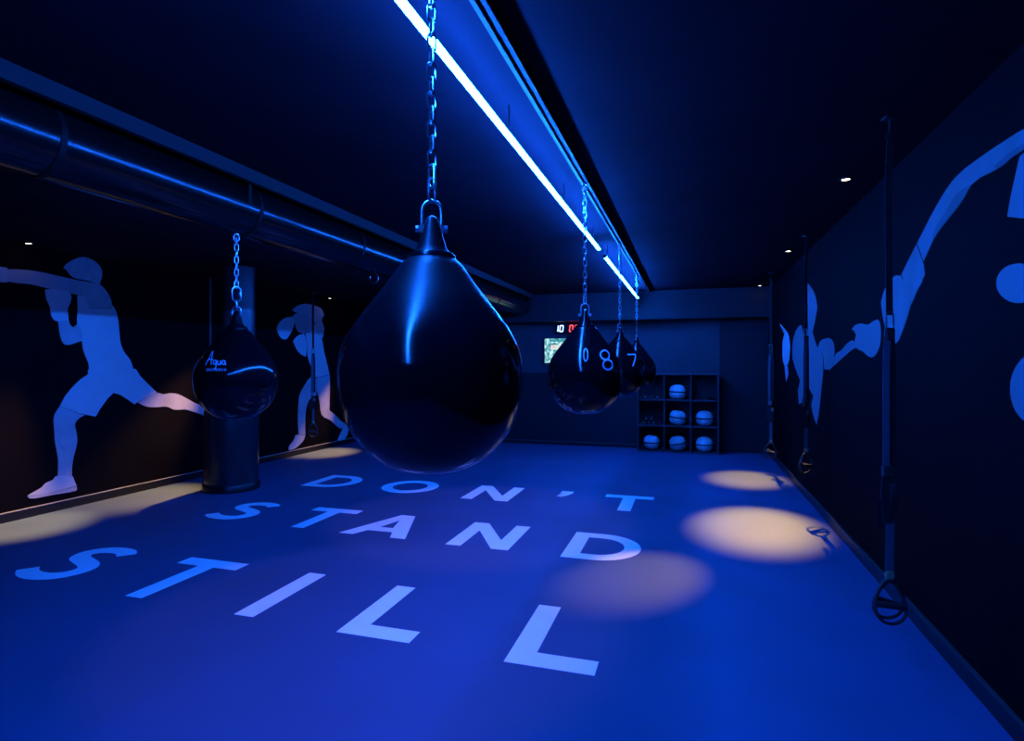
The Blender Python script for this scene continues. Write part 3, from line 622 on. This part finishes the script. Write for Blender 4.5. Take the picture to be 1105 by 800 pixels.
# ---------------------------------------------------------------- screen and timer on the far wall
t = thing('wall_screen', 'lit flat screen on the far wall showing a teal picture', 'screen', (-2.19, YF, 1.505))
sw, sh = 0.84, 0.48
b = bmesh.new(); box(b, -sw/2, sw/2, -0.05, 0.0, 0, sh, 0.004); link('screen_housing', b, M['plastic'], t)
b = bmesh.new(); box(b, -sw/2+0.012, sw/2-0.012, -0.053, -0.05, 0.014, sh-0.012); p = link('display', b, M['screen'], t)
b = bmesh.new(); box(b, -0.29, -0.08, -0.055, -0.053, 0.26, 0.35); link('white_panel', b, M['screen_white'], p)
b = bmesh.new(); box(b, -0.27, -0.20, -0.0565, -0.055, 0.285, 0.345); link('peach_block', b, M['screen_peach'], p)
b = bmesh.new(); box(b, -0.30, 0.36, -0.0545, -0.053, 0.41, 0.45); link('teal_banner', b, M['screen_teal'], p)
t = thing('interval_timer', 'black digital timer with a blue-white 10 and red digits above the screen', 'timer', (-2.06, YF, 2.06))
tw, thh = 0.68, 0.19
b = bmesh.new(); box(b, -tw/2, tw/2-0.12, -0.05, 0.0, 0, thh, 0.006); link('timer_case', b, M['plastic'], t)
SEG = {'0': 'abcdef', '1': 'bc'}
def digit(d, x, m, h=0.128, w=0.074, s=0.017):
    b = bmesh.new(); z0 = (thh-h)/2; sh_ = 0.010
    def q(xa, xb, za, zb):
        pts = [(xa+(za-z0)*0.10, za), (xb+(za-z0)*0.10, za), (xb+(zb-z0)*0.10, zb), (xa+(zb-z0)*0.10, zb)]
        flat(b, [Vector((x+px, -0.0502, pz)) for px, pz in pts], (0, -0.0018, 0))
    R = {'a': (s*.6, w-s*.6, z0+h-s, z0+h), 'd': (s*.6, w-s*.6, z0, z0+s), 'b': (w-s, w, z0+h/2+.002, z0+h-s*.5), 'c': (w-s, w, z0+s*.5, z0+h/2-.002), 'f': (0, s, z0+h/2+.002, z0+h-s*.5), 'e': (0, s, z0+s*.5, z0+h/2-.002)}
    for k_ in SEG[d]: q(*R[k_])
    return link('digit', b, m, t)
digit('1', -0.355, M['digit_white']); digit('0', -0.262, M['digit_white'])
digit('0', -0.080, M['digit_red']); digit('0', 0.020, M['digit_red'])

# ---------------------------------------------------------------- ceiling spotlights
def spotlight(x, y, z, label):
    t = thing('ceiling_spotlight', label, 'ceiling light', (x, y, z), group='small warm ceiling spotlights')
    b = bmesh.new(); lathe(b, [(0.026, 0.0), (0.045, 0.0), (0.045, -0.006), (0.040, -0.010), (0.028, -0.008), (0.026, -0.002)], 28, cap=False); link('trim_ring', b, M['plastic'], t, True)
    b = bmesh.new(); lathe(b, [(0.0, -0.0045), (0.026, -0.0045), (0.026, -0.001)], 24, cap=False); link('lamp_lens', b, M['lamp'], t)
spotlight(1.01, 4.45, ZC, 'nearest and brightest warm ceiling spotlight on the right')
spotlight(1.04, 7.09, ZC, 'second warm ceiling spotlight on the right, between two straps')
spotlight(1.06, 10.06, ZC, 'farthest warm ceiling spotlight on the right')
spotlight(-6.06, 3.97, ZL, 'warm ceiling spotlight above the lunging boxer mural')
spotlight(-6.06, 8.85, ZL, 'warm ceiling spotlight above the mural with raised gloves')

def spot(name, loc, target, energy, ang, blend, color, radius=0.03):
    l = bpy.data.lights.new(name, 'SPOT'); l.energy = energy; l.spot_size = radians(ang); l.spot_blend = blend; l.color = color; l.shadow_soft_size = radius
    o = bpy.data.objects.new(name, l); COL.objects.link(o); o.location = loc; look(o, target); return o
def area(name, loc, target, energy, length, width, color):
    l = bpy.data.lights.new(name, 'AREA'); l.shape = 'RECTANGLE'; l.size = width; l.size_y = length; l.energy = energy; l.color = color
    o = bpy.data.objects.new(name, l); COL.objects.link(o); o.location = loc
    d = (Vector(target)-Vector(loc)).normalized(); yv = Vector((0, 1, 0)); zv = -d; xv = yv.cross(zv).normalized()
    o.rotation_euler = Matrix((xv, yv, zv)).transposed().to_euler(); return o
WARM = (1.0, 0.60, 0.10); WARM_LEFT = (1.0, 0.52, 0.16)
spot('spot_pool_right', (1.03, 8.55, 2.73), (0.60, 5.86, 0), 2050, 20, 0.9, WARM)
spot('spot_pool_far', (1.0, 10.2, 2.73), (0.70, 8.2, 0), 1200, 20, 0.9, WARM)
spot('spot_pool_centre', (1.03, 7.03, 2.73), (-0.36, 4.2, 0), 950, 14.5, 0.95, WARM)
spot('spot_left_near', (-5.80, 4.0, 2.63), (-5.92, 3.8, 0), 1300, 30, 0.9, WARM_LEFT)
spot('spot_left_middle', (-5.76, 7.0, 2.63), (-5.95, 5.05, 0), 1700, 28, 0.9, WARM_LEFT)
spot('spot_left_far', (-5.76, 10.0, 2.63), (-5.92, 8.5, 0), 1400, 24, 0.9, WARM_LEFT)
spot('downlight_near', (-1.8, 3.1, 2.73), (-1.8, 3.1, 0), 47, 62, 0.35, (1.0, 0.45, 0.5), 0.08)  # added pinkish fill for the middle letters, no ceiling fixture here
spot('downlight_far', (-1.95, 5.35, 2.73), (-1.95, 5.35, 0), 47, 62, 0.35, (1.0, 0.45, 0.5), 0.08)  # second added fill, farther along the lettering, also without a fixture
area('blue_wash_left', (-3.45, 6.2, 2.50), (-6.2, 6.2, 1.4), 46, 6.5, 0.08, LED)


# ---------------------------------------------------------------- world and camera
w = bpy.data.worlds.new('dark_room'); SC.world = w; w.use_nodes = True
w.node_tree.nodes['Background'].inputs['Color'].default_value = (0.0, 0.004, 0.03, 1)
w.node_tree.nodes['Background'].inputs['Strength'].default_value = 0.05
cd = bpy.data.cameras.new('camera'); cam = bpy.data.objects.new('camera', cd); COL.objects.link(cam)
cd.sensor_fit = 'HORIZONTAL'; cd.sensor_width = 36.0; cd.lens = 36.0*628/1105; cd.shift_y = -7/1105; cd.clip_start = 0.02
cam.location = (0, 0, 1.5); cam.rotation_euler = (radians(90), 0, radians(17.05))
SC.camera = cam
SC.view_settings.view_transform = 'Standard'
SC.view_settings.look = 'None'
